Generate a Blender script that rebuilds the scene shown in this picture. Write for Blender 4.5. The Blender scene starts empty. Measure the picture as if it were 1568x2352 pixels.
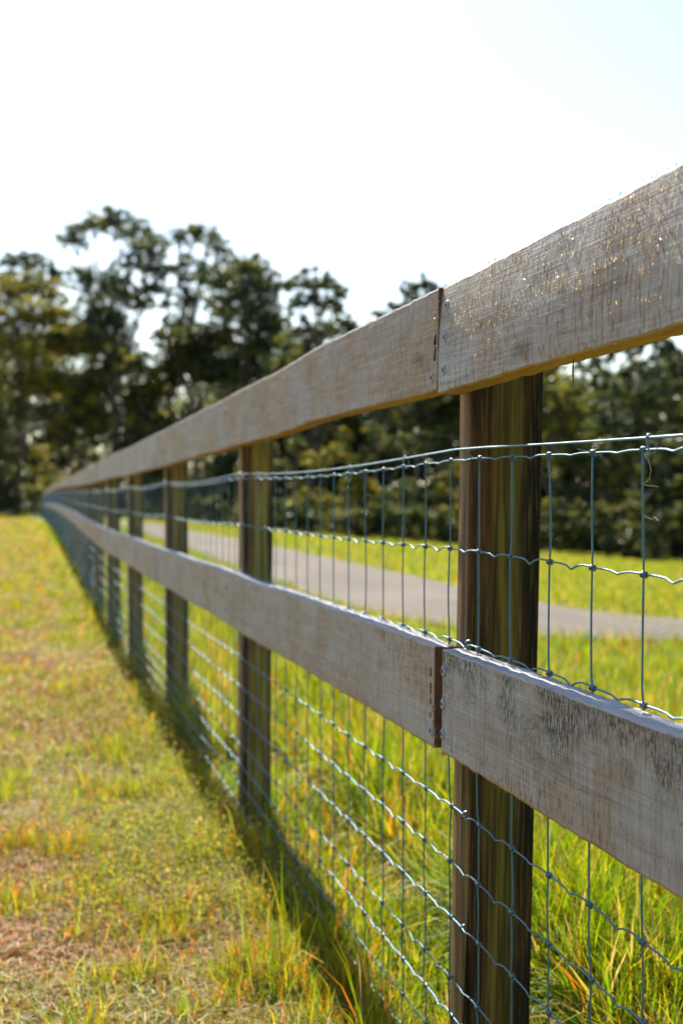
import bpy, math, random
import numpy as np
from mathutils import Vector
random.seed(7); RNG = np.random.default_rng(11)
S = bpy.context.scene; COL = S.collection
R = math.radians
TH = R(11.6); CT, ST = math.cos(TH), math.sin(TH)
F = 3636.0; CAMH = 1.04; HZ = 1146.0
DR = 0.637      # front plane of the rails (x), camera at x=0,y=0
DM = 0.6775     # plane of the netting
DP = 0.681      # front face of the posts

# ------------------------------------------------------------------ helpers
def smooth(t): t = np.clip(t, 0, 1); return t*t*(3-2*t)
def hash2(i, j, s):
    v = np.sin(i*127.1 + j*311.7 + s*74.7)*43758.5453
    return v - np.floor(v)
def vnoise(x, y, s=0):
    x = np.asarray(x, float); y = np.asarray(y, float)
    i = np.floor(x); j = np.floor(y); u = smooth(x-i); v = smooth(y-j)
    a = hash2(i, j, s); b = hash2(i+1, j, s); c = hash2(i, j+1, s); d = hash2(i+1, j+1, s)
    return (a*(1-u)+b*u)*(1-v) + (c*(1-u)+d*u)*v
def fbm(x, y, s=0, o=3):
    t = 0; a = .5; n = 0
    for k in range(o):
        t = t + a*vnoise(np.asarray(x)*2**k, np.asarray(y)*2**k, s+k*13); n += a; a *= .5
    return t/n
def U(s):
    s = np.asarray(s, float)
    return .10*smooth((s-10)/30) - .22*smooth((s-45)/85)
def T(x, y):
    x = np.asarray(x, float)
    e = np.clip(x-5.2, 0, 42)
    return U(y) - .08*e*e/(e+1.2)
def FX(s): s = np.asarray(s, float); return .01*np.clip(s-8, 0, None)*smooth((s-8)/14)
def W(px, py, Y):      # a bearing and elevation seen from the camera, at distance Y, as a place in the world
    X = (px-784)*Y/F; Z = CAMH + (HZ-py)*Y/F
    return (X*CT + Y*ST, -X*ST + Y*CT, Z)

class MB:
    def __init__(s): s.v = []; s.f = []; s.m = []; s.n = 0
    def add(s, v, f, mi=0):
        v = np.asarray(v, float).reshape(-1, 3)
        s.v.append(v); s.f += [tuple(i+s.n for i in q) for q in f]; s.m += [mi]*len(f); s.n += len(v)
    def box(s, c, h, rot=None, mi=0):
        v = np.array([[x, y, z] for z in (-1, 1) for y in (-1, 1) for x in (-1, 1)], float)*np.array(h)
        if rot is not None: v = v @ np.array(rot).T
        s.add(v+np.array(c), [(0,2,3,1),(4,5,7,6),(0,1,5,4),(2,6,7,3),(0,4,6,2),(1,3,7,5)], mi)
    def tube(s, P, r, n=6, cap=True, mi=0):
        P = np.asarray(P, float); k = len(P); r = np.broadcast_to(np.asarray(r, float), (k,))
        t = np.gradient(P, axis=0); t /= np.linalg.norm(t, axis=1)[:, None]+1e-12
        ref = np.array([0, 0, 1.]) if abs(t[:, 2]).mean() < .8 else np.array([1., 0, 0])
        a = np.cross(t, ref); a /= np.linalg.norm(a, axis=1)[:, None]+1e-12; b = np.cross(t, a)
        an = np.arange(n)*2*math.pi/n
        v = P[:, None, :] + r[:, None, None]*(a[:, None, :]*np.cos(an)[None, :, None] + b[:, None, :]*np.sin(an)[None, :, None])
        f = [(i*n+j, i*n+(j+1) % n, (i+1)*n+(j+1) % n, (i+1)*n+j) for i in range(k-1) for j in range(n)]
        if cap: f += [tuple(range(n))[::-1], tuple((k-1)*n+j for j in range(n))]
        s.add(v.reshape(-1, 3), f, mi)
    def build(s, name, mats, parent=None, origin=(0, 0, 0), sm=True):
        return mkobj(name, np.concatenate(s.v), s.f, mats, parent, origin, sm, s.m)

def wloc(p):
    v = Vector((0, 0, 0))
    while p is not None: v = v + p.location; p = p.parent
    return v
def mkobj(name, v, f, mats, parent=None, origin=(0, 0, 0), sm=True, mi=None):
    me = bpy.data.meshes.new(name)
    me.from_pydata((np.asarray(v)-np.array(origin)).tolist(), [], f)
    if not isinstance(mats, (list, tuple)): mats = [mats]
    for m in mats: me.materials.append(m)
    if mi is not None and len(mats) > 1: me.polygons.foreach_set('material_index', mi)
    me.polygons.foreach_set('use_smooth', [sm]*len(me.polygons))
    me.update()
    o = bpy.data.objects.new(name, me); COL.objects.link(o)
    if parent is not None:
        o.parent = parent; o.location = Vector(origin) - wloc(parent)
    else: o.location = origin
    return o
def tag(o, label=None, cat=None, group=None, kind=None):
    if label: o['label'] = label
    if cat: o['category'] = cat
    if group: o['group'] = group
    if kind: o['kind'] = kind
    return o
def empty(name, loc, label=None, cat=None, group=None):
    o = bpy.data.objects.new(name, None); COL.objects.link(o); o.location = loc; o.empty_display_size = .2
    return tag(o, label, cat, group)

# ------------------------------------------------------------------ materials
class NT:
    def __init__(s, name):
        s.m = bpy.data.materials.new(name); s.m.use_nodes = True; s.t = s.m.node_tree; s.t.nodes.clear()
        s.out = s.N('ShaderNodeOutputMaterial')
    def N(s, typ, **kw):
        n = s.t.nodes.new(typ)
        for k, v in kw.items(): setattr(n, k, v)
        return n
    def L(s, a, b): s.t.links.new(a, b)
    def inp(s, n, k, v):
        if hasattr(v, 'links') or isinstance(v, bpy.types.NodeSocket): s.L(v, n.inputs[k])
        else: n.inputs[k].default_value = v
    def coord(s, scale=(1, 1, 1), rnd=False, kind='Object', rot=(0, 0, 0)):
        tc = s.N('ShaderNodeTexCoord'); mp = s.N('ShaderNodeMapping')
        mp.inputs['Scale'].default_value = scale; mp.inputs['Rotation'].default_value = rot
        s.L(tc.outputs[kind], mp.inputs['Vector'])
        if rnd:
            oi = s.N('ShaderNodeObjectInfo'); ml = s.N('ShaderNodeMath', operation='MULTIPLY'); ml.inputs[1].default_value = 57.
            s.L(oi.outputs['Random'], ml.inputs[0]); ad = s.N('ShaderNodeVectorMath', operation='ADD')
            s.L(mp.outputs[0], ad.inputs[0]); s.L(ml.outputs[0], ad.inputs[1]); return ad.outputs[0]
        return mp.outputs[0]
    def noise(s, vec, scale=1, detail=4, rough=.55, dist=0):
        n = s.N('ShaderNodeTexNoise'); s.L(vec, n.inputs['Vector'])
        n.inputs['Scale'].default_value = scale; n.inputs['Detail'].default_value = detail
        n.inputs['Roughness'].default_value = rough; n.inputs['Distortion'].default_value = dist
        return n.outputs['Fac']
    def ramp(s, fac, stops):
        r = s.N('ShaderNodeValToRGB'); s.L(fac, r.inputs[0]); e = r.color_ramp.elements
        while len(e) < len(stops): e.new(.5)
        for i, (p, c) in enumerate(stops):
            e[i].position = p; c = (c, c, c) if isinstance(c, (int, float)) else c; e[i].color = (*c, 1)
        return r.outputs[0]
    def mix(s, fac, a, b, mode='MIX'):
        n = s.N('ShaderNodeMix', data_type='RGBA', blend_type=mode)
        s.inp(n, 0, fac)
        for i, c in ((6, a), (7, b)):
            if isinstance(c, tuple): n.inputs[i].default_value = (*c, 1)
            else: s.L(c, n.inputs[i])
        return n.outputs[2]
    def math(s, op, a, b=0.):
        n = s.N('ShaderNodeMath', operation=op); s.inp(n, 0, a); s.inp(n, 1, b); return n.outputs[0]
    def bump(s, h, dist=.002, strength=1, prev=None):
        b = s.N('ShaderNodeBump'); b.inputs['Distance'].default_value = dist; b.inputs['Strength'].default_value = strength
        s.L(h, b.inputs['Height'])
        if prev is not None: s.L(prev, b.inputs['Normal'])
        return b.outputs[0]
    def princ(s, col, rough=.6, metal=0., normal=None, spec=.5):
        p = s.N('ShaderNodeBsdfPrincipled')
        if isinstance(col, tuple): p.inputs['Base Color'].default_value = (*col, 1)
        else: s.L(col, p.inputs['Base Color'])
        s.inp(p, 'Roughness', rough); s.inp(p, 'Metallic', metal); p.inputs['Specular IOR Level'].default_value = spec
        if normal is not None: s.L(normal, p.inputs['Normal'])
        s.L(p.outputs[0], s.out.inputs[0]); return s.m

def board_mat(name, mould=0., warm=0., gloss=.5):
    t = NT(name)
    grain = t.noise(t.coord((9, 1.1, 42), True), 1, 6, .62, .6)
    fine = t.noise(t.coord((40, 6, 260), True), 1, 3, .6)
    saw = t.noise(t.coord((20, 420, 9), True, rot=(R(7), 0, 0)), 1, 2, .5)
    saw2 = t.noise(t.coord((20, 90, 5), True, rot=(R(9), 0, 0)), 1, 3, .5)
    blot = t.noise(t.coord((6, 5, 7), True), 1, 5, .6, .3)
    spk = t.noise(t.coord((60, 120, 36), True), 1, 4, .65, .5)
    patch = t.noise(t.coord((3, 2.2, 6), True), 1, 3, .5)
    c = t.ramp(grain, [(.25, (.34, .31, .295)), (.5, (.43, .40, .38)), (.75, (.54, .50, .475))])
    c = t.mix(t.ramp(saw2, [(.42, 0.), (.62, .4)]), c, (.25, .21, .19))
    c = t.mix(t.ramp(saw, [(.5, 0.), (.7, .5)]), c, (.19, .15, .13))
    c = t.mix(t.ramp(blot, [(.48, 0.), (.68, .62+.3*warm)]), c, (.30, .18, .085))
    if warm: c = t.mix(t.ramp(patch, [(.33, 0.), (.60, .75*warm)]), c, (.38, .235, .115))
    f = t.math('MULTIPLY', t.ramp(spk, [(.535, 0.), (.60, .95)]), t.ramp(patch, [(.38, .15), (.58, 1.)]))
    c = t.mix(f, c, (.24, .115, .04))
    kn = t.N('ShaderNodeTexVoronoi'); kn.inputs['Scale'].default_value = 1; t.L(t.coord((1, 1.7, 7), True), kn.inputs['Vector'])
    c = t.mix(t.ramp(kn.outputs['Distance'], [(.03, .75), (.10, 0.)]), c, (.10, .05, .03))
    cr = t.noise(t.coord((3, .8, 30), True), 1, 2, .5, .3)
    crk = t.ramp(cr, [(.492, 0.), (.5, 1.), (.508, 0.)])
    c = t.mix(t.math('MULTIPLY', crk, .35), c, (.07, .05, .04))
    if mould:
        tc = t.N('ShaderNodeTexCoord'); sp = t.N('ShaderNodeSeparateXYZ'); t.L(tc.outputs['Object'], sp.inputs[0])
        zz = t.math('MULTIPLY', sp.outputs[2], 1/.16)
        g = t.ramp(zz, [(.35, 0.), (.72, 1.)])
        mn = t.noise(t.coord((85, 210, 75)), 1, 5, .7)
        big = t.noise(t.coord((3, 7, 9)), 1, 3, .5)
        mm = t.math('MULTIPLY', t.math('MULTIPLY', t.ramp(mn, [(.47, 0.), (.53, 1.)]), t.ramp(big, [(.44, 0.), (.56, 1.)])), g)
        c = t.mix(t.math('MULTIPLY', mm, .93*mould), c, (.018, .018, .022))
    nb = t.bump(saw, .0007, .8); nb = t.bump(grain, .003, .7, nb); nb = t.bump(fine, .0012, .9, nb); nb = t.bump(spk, .003, .8, nb)
    return t.princ(c, t.ramp(fine, [(.3, .42), (.7, .75)]), 0, nb, gloss)
def edge_mat(name, a, b):
    t = NT(name); g = t.noise(t.coord((40, 4, 40), True), 1, 5, .6); f = t.noise(t.coord((120, 60, 120), True), 1, 3, .6)
    c = t.ramp(g, [(.3, a), (.7, b)]); nb = t.bump(f, .0015, .9); return t.princ(c, .75, 0, nb, .3)
def post_mat(name, lift=1.):
    t = NT(name); tc = t.N('ShaderNodeTexCoord'); sp = t.N('ShaderNodeSeparateXYZ'); t.L(tc.outputs['Object'], sp.inputs[0])
    g = t.noise(t.coord((95, 95, 3.2), True), 1, 5, .6, .2); w = t.noise(t.coord((24, 24, .7), True), 1, 3, .5, .5)
    f = t.noise(t.coord((320, 320, 12), True), 1, 3, .5); lo = t.noise(t.coord((8, 8, 3.0), True), 1, 4, .6, .5)
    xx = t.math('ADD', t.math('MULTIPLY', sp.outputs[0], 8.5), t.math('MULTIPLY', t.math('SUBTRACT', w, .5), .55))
    c = t.ramp(xx, [(.0, (.27, .165, .075)), (.045, (.22, .13, .05)), (.075, (.022, .011, .006)), (.17, (.05, .026, .010)), (.24, (.15, .095, .020)), (.50, (.165, .13, .025)), (.66, (.11, .095, .02)), (.76, (.030, .018, .008)), (.88, (.010, .007, .005))])  # tan at low x puts the front strip's brighter light into the wood colour
    c = t.mix(t.ramp(lo, [(.50, 0.), (.66, .55)]), c, (.15, .065, .018)); c = t.mix(t.ramp(lo, [(.32, .55), (.44, 0.)]), c, (.055, .07, .014))
    c = t.mix(t.ramp(g, [(.42, .0), (.62, .75)]), c, (.018, .010, .005))
    c = t.mix(t.ramp(f, [(.52, 0.), (.8, .5)]), c, (.23, .16, .06))
    cr = t.noise(t.coord((30, 30, .22), True), 1, 1, .5)
    c = t.mix(t.ramp(cr, [(.492, 0.), (.5, .95), (.508, 0.)]), c, (.004, .003, .002))
    if lift != 1.: c = t.mix(1., c, (lift, lift, lift*.9), 'MULTIPLY')
    nb = t.bump(g, .003, .7); nb = t.bump(f, .0012, .8, nb); nb = t.bump(t.ramp(cr, [(.492, 1.), (.5, 0.), (.508, 1.)]), .004, .8, nb)
    kn = t.N('ShaderNodeTexVoronoi'); kn.inputs['Scale'].default_value = 1; t.L(t.coord((14, 14, 5), True), kn.inputs['Vector'])
    c = t.mix(t.ramp(kn.outputs['Distance'], [(.10, .8), (.22, 0.)]), c, (.045, .018, .006))
    return t.princ(c, .72, 0, nb, .15)
def leaf_mat(name, trans=.4, rough=.55, spec=.25, tint=(1, 1, 1), tt=(1.25, 1.15, .55)):
    t = NT(name); a = t.N('ShaderNodeAttribute', attribute_name='col')
    c = t.mix(1., a.outputs['Color'], tint, 'MULTIPLY')
    p = t.N('ShaderNodeBsdfPrincipled'); t.L(c, p.inputs['Base Color']); p.inputs['Roughness'].default_value = rough
    p.inputs['Specular IOR Level'].default_value = spec
    tr = t.N('ShaderNodeBsdfTranslucent'); t.L(t.mix(1., c, tt, 'MULTIPLY'), tr.inputs[0])
    mx = t.N('ShaderNodeMixShader'); mx.inputs[0].default_value = trans
    t.L(p.outputs[0], mx.inputs[1]); t.L(tr.outputs[0], mx.inputs[2]); t.L(mx.outputs[0], t.out.inputs[0])
    return t.m
def bark_mat():
    t = NT('gum_bark'); g = t.noise(t.coord((1.2, 1.2, .5), True), 1, 5, .6); c = t.ramp(g, [(.35, (.09, .07, .06)), (.65, (.30, .26, .23))])
    return t.princ(c, .85, 0, t.bump(t.noise(t.coord((8, 8, 1.5), True), 1, 4), .05), .2)
def ground_mat():
    t = NT('soil_and_thatch')
    tc = t.N('ShaderNodeTexCoord'); sp = t.N('ShaderNodeSeparateXYZ'); t.L(tc.outputs['Object'], sp.inputs[0])
    a = t.noise(t.coord((2.3, 2.3, 2.3)), 1, 6, .6); b = t.noise(t.coord((60, 60, 60)), 1, 5, .65); c2 = t.noise(t.coord((.35, .2, .3)), 1, 4, .6)
    left = t.ramp(b, [(.3, (.035, .018, .007)), (.5, (.10, .055, .02)), (.72, (.20, .12, .05))])
    left = t.mix(t.ramp(a, [(.42, 0.), (.60, .75)]), left, (.12, .13, .018))
    left = t.mix(t.ramp(c2, [(.45, 0.), (.6, .35)]), left, (.19, .18, .02))
    right = t.ramp(a, [(.3, (.045, .07, .008)), (.55, (.13, .17, .012)), (.75, (.22, .22, .03))])
    right = t.mix(t.ramp(b, [(.45, 0.), (.7, .5)]), right, (.055, .04, .015))
    far = t.math('SUBTRACT', sp.outputs[0], .64); fac = t.ramp(t.math('MULTIPLY', far, 3.), [(0, 0.), (1, 1.)])
    c = t.mix(fac, left, right)
    return t.princ(c, .9, 0, t.bump(b, .02, .7), .1)
def road_mat():
    t = NT('pale_gravel'); a = t.noise(t.coord((1.1, .35, 1)), 1, 5, .6); b = t.noise(t.coord((45, 45, 45)), 1, 4, .7); v = t.N('ShaderNodeTexVoronoi'); t.L(t.coord((38, 38, 38)), v.inputs['Vector']); v.inputs['Scale'].default_value = 1
    c = t.ramp(a, [(.3, (.11, .096, .082)), (.7, (.20, .176, .152))]); c = t.mix(t.ramp(b, [(.4, .5), (.65, 0.)]), c, (.13, .115, .10))
    c = t.mix(t.ramp(v.outputs['Distance'], [(.12, .4), (.3, 0.)]), c, (.36, .32, .28))
    return t.princ(c, .95, 0, t.bump(b, .015, 1.), .05)
def metal(name, col, rough, m=.9):
    t = NT(name); n = t.noise(t.coord((300, 60, 300), True), 1, 3); c = t.ramp(n, [(.35, tuple(x*.75 for x in col)), (.65, col)])
    return t.princ(c, rough, m, t.bump(n, .0003, .5), .5)
def plain(name, col, rough=.7, spec=.3):
    t = NT(name); n = t.noise(t.coord((30, 30, 30), True), 1, 4); c = t.ramp(n, [(.3, tuple(x*.7 for x in col)), (.7, col)]); return t.princ(c, rough, 0, None, spec)

M_BOARD = [board_mat('weathered_sawn_timber', 0, .3), board_mat('weathered_sawn_timber_warm', 0, .9, .3), board_mat('weathered_sawn_timber_mouldy', 1., .15, .3)]
M_UNDER = edge_mat('raw_timber_bounce_edge', (.30, .15, .035), (.50, .27, .07))  # orange underside: grass bounce light painted over the raw wood tone
M_TOP = edge_mat('bleached_timber_edge', (.30, .29, .29), (.52, .50, .49))
M_END = edge_mat('oxidised_end_grain', (.09, .04, .02), (.20, .10, .05))
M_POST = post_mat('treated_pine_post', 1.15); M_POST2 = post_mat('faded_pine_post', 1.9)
M_WIRE = metal('galvanised_wire', (.11, .22, .30), .58, .7)  # blue tint paints the sky's reflection into the zinc; knots and tension wire likewise
M_KNOT = metal('galvanised_knot', (.16, .24, .30), .4, .85)
M_TENS = metal('bright_tension_wire', (.22, .34, .42), .6, .8)
M_SCREW = metal('zinc_screw', (.42, .46, .55), .6, .4)
M_DARK = plain('screw_recess', (.01, .01, .012))
M_SPL = plain('torn_splinter', (.55, .33, .14), .5, .5)
M_FUZZ = leaf_mat('sawn_wood_fuzz', .45, .35, .6)
M_GRASS = leaf_mat('grass_blade', .50, .6, .16)
M_THATCH = leaf_mat('dead_grass_blade', .35, .6, .15)
M_LEAF = leaf_mat('gum_leaf', .42, .42, .4, (1, 1, 1), (1.15, 1.2, .6))
M_BARK = bark_mat()

# ------------------------------------------------------------------ ground, road
def axis(segs):
    out = []
    for a, b, n in segs: out += list(np.linspace(a, b, n, endpoint=False))
    return np.array(out+[segs[-1][1]])
xs = axis([(-900, -60, 12), (-60, -8, 26), (-8, -1.6, 26), (-1.6, .4, 50), (.4, 1.1, 28), (1.1, 6, 60), (6, 60, 54), (60, 900, 12)])
ys = axis([(-60, -2, 16), (-2, 1, 8), (1, 8, 200), (8, 16, 80), (16, 60, 88), (60, 150, 50), (150, 1800, 20)])
X, Y = np.meshgrid(xs, ys, indexing='ij')
amp = np.clip(1-np.hypot(X, Y-4)/60, 0, 1)
road_w = smooth((X-2.7)/.3)*smooth((5.5-X)/.3)*(Y > 9)
Z = T(X, Y) + amp*(1-road_w)*(.035*(fbm(X*2.2, Y*2.2, 3)-.5) + .05*(fbm(X*.7, Y*.7, 8)-.5))
Z += -.05*np.exp(-((X-.66)/.10)**2)*np.exp(-((Y-3.35)/.5)**2)
def G(x, y):   # ground height including the small bumps
    x = np.asarray(x, float); y = np.asarray(y, float)
    am = np.clip(1-np.hypot(x, y-4)/60, 0, 1); rw = smooth((x-2.7)/.3)*smooth((5.5-x)/.3)*(y > 9)
    return T(x, y)+am*(1-rw)*(.035*(fbm(x*2.2, y*2.2, 3)-.5)+.05*(fbm(x*.7, y*.7, 8)-.5))
nx, ny = X.shape
idx = np.arange(nx*ny).reshape(nx, ny)
fc = np.stack([idx[:-1, :-1], idx[1:, :-1], idx[1:, 1:], idx[:-1, 1:]], -1).reshape(-1, 4)
g = mkobj('ground', np.stack([X, Y, Z], -1).reshape(-1, 3), fc.tolist(), ground_mat())
tag(g, 'rough paddock ground, brown thatch left of the fence and green right of it', 'ground', kind='structure')

inner = [(11, 10.9), (8, 11.55), (6.2, 12.1), (5.45, 12.8), (5.1, 14), (5.03, 15.5), (5.03, 18), (5.05, 24), (5.05, 31), (4.9, 44), (5.2, 52), (7, 60), (10, 66)]
outer = [(11, 9.3), (8, 9.8), (6, 10.2), (4.75, 10.65), (3.85, 11.2), (3.42, 12.2), (3.15, 13.8), (3.02, 17), (3.02, 24), (3.0, 35), (3.05, 46), (3.6, 56), (5.4, 66)]
rv, nn = [], 90
def resamp(P, n):
    P = np.array(P); d = np.r_[0, np.cumsum(np.linalg.norm(np.diff(P, axis=0), axis=1))]; t = np.linspace(0, 1, n)**1.6*d[-1]
    return np.stack([np.interp(t, d, P[:, 0]), np.interp(t, d, P[:, 1])], 1)
A, B = resamp(inner, nn), resamp(outer, nn)
A[:, 0] += .10*(fbm(A[:, 1]*2.1, A[:, 1]*0, 31)-.5); B[:, 0] += .16*(fbm(B[:, 1]*2.1, B[:, 1]*0, 37)-.5)
K = 9
for i in range(nn):
    for j in range(K):
        p = A[i]+(B[i]-A[i])*j/(K-1); rv.append((p[0], p[1], float(G(p[0], p[1]))+.012+.02*math.sin(math.pi*j/(K-1))))
rf = [(i*K+j, i*K+j+1, (i+1)*K+j+1, (i+1)*K+j) for i in range(nn-1) for j in range(K-1)]
tag(mkobj('gravel_road', rv, rf, road_mat()), 'pale grey gravel drive running beyond the fence', 'road', kind='structure')

# ------------------------------------------------------------------ the fence
SP = 2.52; S1 = 2.365                      # post spacing, place of the first post in view
NP = 52
def post_s(k): return S1+(k-1)*SP          # k = 1 is the near post in view
def ztop(s): return float(U(s)) + CAMH + .325 + float(np.interp(s, [1.3, 2.4, 4.8, 7.2, 11, 16, 30], [.009, 0, -.007, -.022, -.026, -.032, -.03]))
def zbot(s): return float(U(s)) + CAMH - .230 + float(np.interp(s, [0, 2.4, 4.8, 7.2, 12], [-.008, 0, .004, .0, .004]))
fence = empty('post_and_rail_fence', (DP, S1, 0), 'long timber fence of weathered grey rails on brown posts backed with wire netting', 'fence')

def board(s0, s1, zf, wid, mat, seed, step, tilt=0., cup=0.):
    """sawn board: front face toward -x, local origin at its lower front edge at s0"""
    n = max(2, int((s1-s0)/step)+1); ss = np.linspace(s0, s1, n); NV = 12 if step < .05 else 5; th = .038
    rg = np.random.default_rng(seed); ph = rg.uniform(0, 50)
    zt = np.array([zf(a) for a in ss]) + (.004 if s0 < 2 else .012)*(fbm(ss*.9, ss*0+ph, 5)-.5)*2*np.sin(np.pi*np.clip((ss-s0)/(s1-s0), 0, 1))**.5; fx = FX(ss)
    prof = []   # (u across thickness 0..1, w across width 0..1, material)
    c = .03; c2 = c*.6
    for w in np.linspace(c2, 1-c2, NV): prof.append((0, w, 0))
    prof.append((c, 1, 1)); prof.append((.5, 1, 1)); prof.append((1-c, 1, 1)); prof.append((1, 1-c2, 0))
    prof.append((1, .5, 0)); prof.append((1, c2, 0)); prof.append((1-c, 0, 2)); prof.append((.5, 0, 2)); prof.append((c, 0, 2))
    m = len(prof); V = np.zeros((n, m, 3)); rough = .0016 if step < .05 else 0
    for j, (u, w, _) in enumerate(prof):
        e_t = w**6; e_b = (1-w)**6
        dz = rough*1.5*(e_t*(fbm(ss*38, ss*0+ph+u*3, 1)-.5)+e_b*(fbm(ss*34, ss*0+ph+9+u*3, 2)-.5))*2
        dz = dz + .003*(fbm(ss*3, ss*0+ph+20, 7)-.5)*e_b
        dx = rough*(fbm(ss*9, ss*0+w*4+ph, 4)-.5) + .0025*(fbm(ss*.9, ss*0+ph+31, 6)-.5)*2*(1 if step < .05 else 0)
        V[:, j, 0] = DR+fx+u*th+dx+math.tan(tilt)*(w-.3)*wid + cup*((w-.5)**2)*wid
        V[:, j, 1] = ss; V[:, j, 2] = zt-(1-w)*wid+dz
    f, mi = [], []
    for i in range(n-1):
        for j in range(m):
            k = (j+1) % m; f.append((i*m+j, (i+1)*m+j, (i+1)*m+k, i*m+k)); mj = prof[j][2]; mk = prof[k][2]; mi.append(mj if mj == mk or mk == 0 else mk)
    f.append(tuple(range(m))); mi.append(3); f.append(tuple((n-1)*m+j for j in range(m))[::-1]); mi.append(3)
    org = (DR+float(FX(s0)), s0, float(zt[0])-wid)
    return mkobj('rail', V.reshape(-1, 3), f, [mat, M_TOP, M_UNDER, M_END], fence, org, False, mi)

def screw_mesh(parent, x, s, z, hexr=.0040):
    b = MB(); n = 16; an = np.arange(n)*2*math.pi/n; r0, r1 = .0082, .0062
    ring = lambda r, dx: np.stack([np.full(n, x+dx), s+r*np.cos(an), z+r*np.sin(an)], 1)
    V = np.concatenate([ring(r0, .002), ring(r0, -.0012), ring(r1, -.0024), ring(hexr, -.0022), ring(hexr, .001), [[x+.001, s, z]]])
    f = [(a*n+j, a*n+(j+1) % n, (a+1)*n+(j+1) % n, (a+1)*n+j) for a in range(4) for j in range(n)]
    b.add(V, f); b.m = [0]*(3*n)+[1]*n; b.f += [(4*n+j, 4*n+(j+1) % n, 5*n) for j in range(n)]; b.m += [1]*n
    return b.build('screw', [M_SCREW, M_DARK], parent, (x, s, z))

rails_top, rails_bot = [], []
for k in range(-1, NP, 2):
    s0, s1 = post_s(k), min(post_s(k+2), post_s(NP)); near = k < 5; st = .012 if k in (-1, 1) else (.04 if near else .4)
    r = board(s0+(.0015 if k != 1 else .0004), s1-(.0015 if k != -1 else .0002), ztop, .163 if k == -1 else .158, M_BOARD[0 if k != 1 and k % 4 != 1 else 1], 10+k, st, R(3.0) if k == -1 else R(1.0), .08 if k == -1 else 0)
    r['label'] = {-1: 'near upper rail with coarse glinting saw fuzz', 1: 'upper rail with warm brown stains'}.get(k, 'upper grey rail'); rails_top.append(r)
    g1 = .022 if k in (-1, 3) else .003; g0 = .022 if k == 1 else .003
    r = board(s0+g0, s1-g1, zbot, .159, M_BOARD[2 if k == -1 else (0 if k != 5 else 1)], 60+k, st, R(.4), 0)
    r['label'] = 'near lower rail with black mould spots' if k == -1 else 'lower grey rail'; rails_bot.append(r)
# screws: three at each end of a board and two where it crosses a post
def fr(zt, z, tilt, wid, cup=0): w = 1-(zt-z)/wid; return math.tan(tilt)*(w-.3)*wid + cup*((w-.5)**2)*wid
for i, k in enumerate(range(-1, 9, 2)):
    for (rl, zf, wid, tl, cp) in ((rails_top[i], ztop, .158, R(3.) if k == -1 else R(1.), .08 if k == -1 else 0), (rails_bot[i], zbot, .159, R(.4), 0)):
        ends = [(post_s(k)+.034, 1), (post_s(k+1)-.01, 2), (post_s(k+2)-.034, 3)]
        for (s, c) in ends:
            for q in range(c):
                z = zf(s) - wid*((.20, .50, .80) if c == 3 else (.3, .72) if c == 2 else (.84,))[q]
                if k > 3 and q == 1: continue
                screw_mesh(rl, DR+float(FX(s))+fr(zf(s), z, tl, wid, cp)-.0004, s+random.uniform(-.004, .004), z+random.uniform(-.004, .004))
# torn splinters round the board ends at the near joint
def splinters(parent, s, z0, z1, n, seed, side=1, L=.012):
    rg = np.random.default_rng(seed); b = MB()
    for i in range(n):
        z = rg.uniform(z0, z1); s_ = s+rg.normal(0, .003); l = rg.uniform(.3, 1)*L
        d = np.array([-rg.uniform(.15, .7), side*rg.uniform(.2, 1), rg.uniform(-.7, .5)]); d /= np.linalg.norm(d)
        p0 = np.array([DR+.003, s_, z]); p2 = p0+d*l; p1 = (p0+p2)/2+rg.normal(0, .0012, 3)
        b.tube([p0, p1, p2], [.0010, .0008, .0002], 4)
    return b.build('splinter', [M_SPL], parent, (DR, s, z0), False)
zt1, zb1 = ztop(S1), zbot(S1)
splinters(rails_top[1], S1+.012, zt1-.055, zt1-.025, 14, 1, 1, .011)
splinters(rails_top[1], S1+.010, zt1-.145, zt1-.125, 14, 2, 1, .016)
splinters(rails_bot[1], S1+.026, zb1-.160, zb1-.085, 40, 3, -1, .014)
splinters(rails_bot[0], S1-.026, zb1-.163, zb1-.150, 10, 4, 1, .014)
splinters(rails_top[0], S1-.004, zt1-.150, zt1-.02, 18, 5, -1, .006)
# dark tool slots bruised into the far board ends
for rl, s, zs in ((rails_top[1], S1+.016, [(-.078, .008), (-.100, .011)]), (rails_bot[1], S1+.045, [(-.042, .007), (-.068, .009), (-.088, .005), (-.112, .007)])):
    for dz, h in zs:
        b = MB(); zr = (zt1 if rl is rails_top[1] else zb1)
        b.box((DR-.0003+(.002 if rl is rails_bot[1] else 0), s, zr+dz), (.0014, .0035, h)); b.build('nail_hole', [M_DARK], rl, (DR, s, zr+dz))

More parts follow.
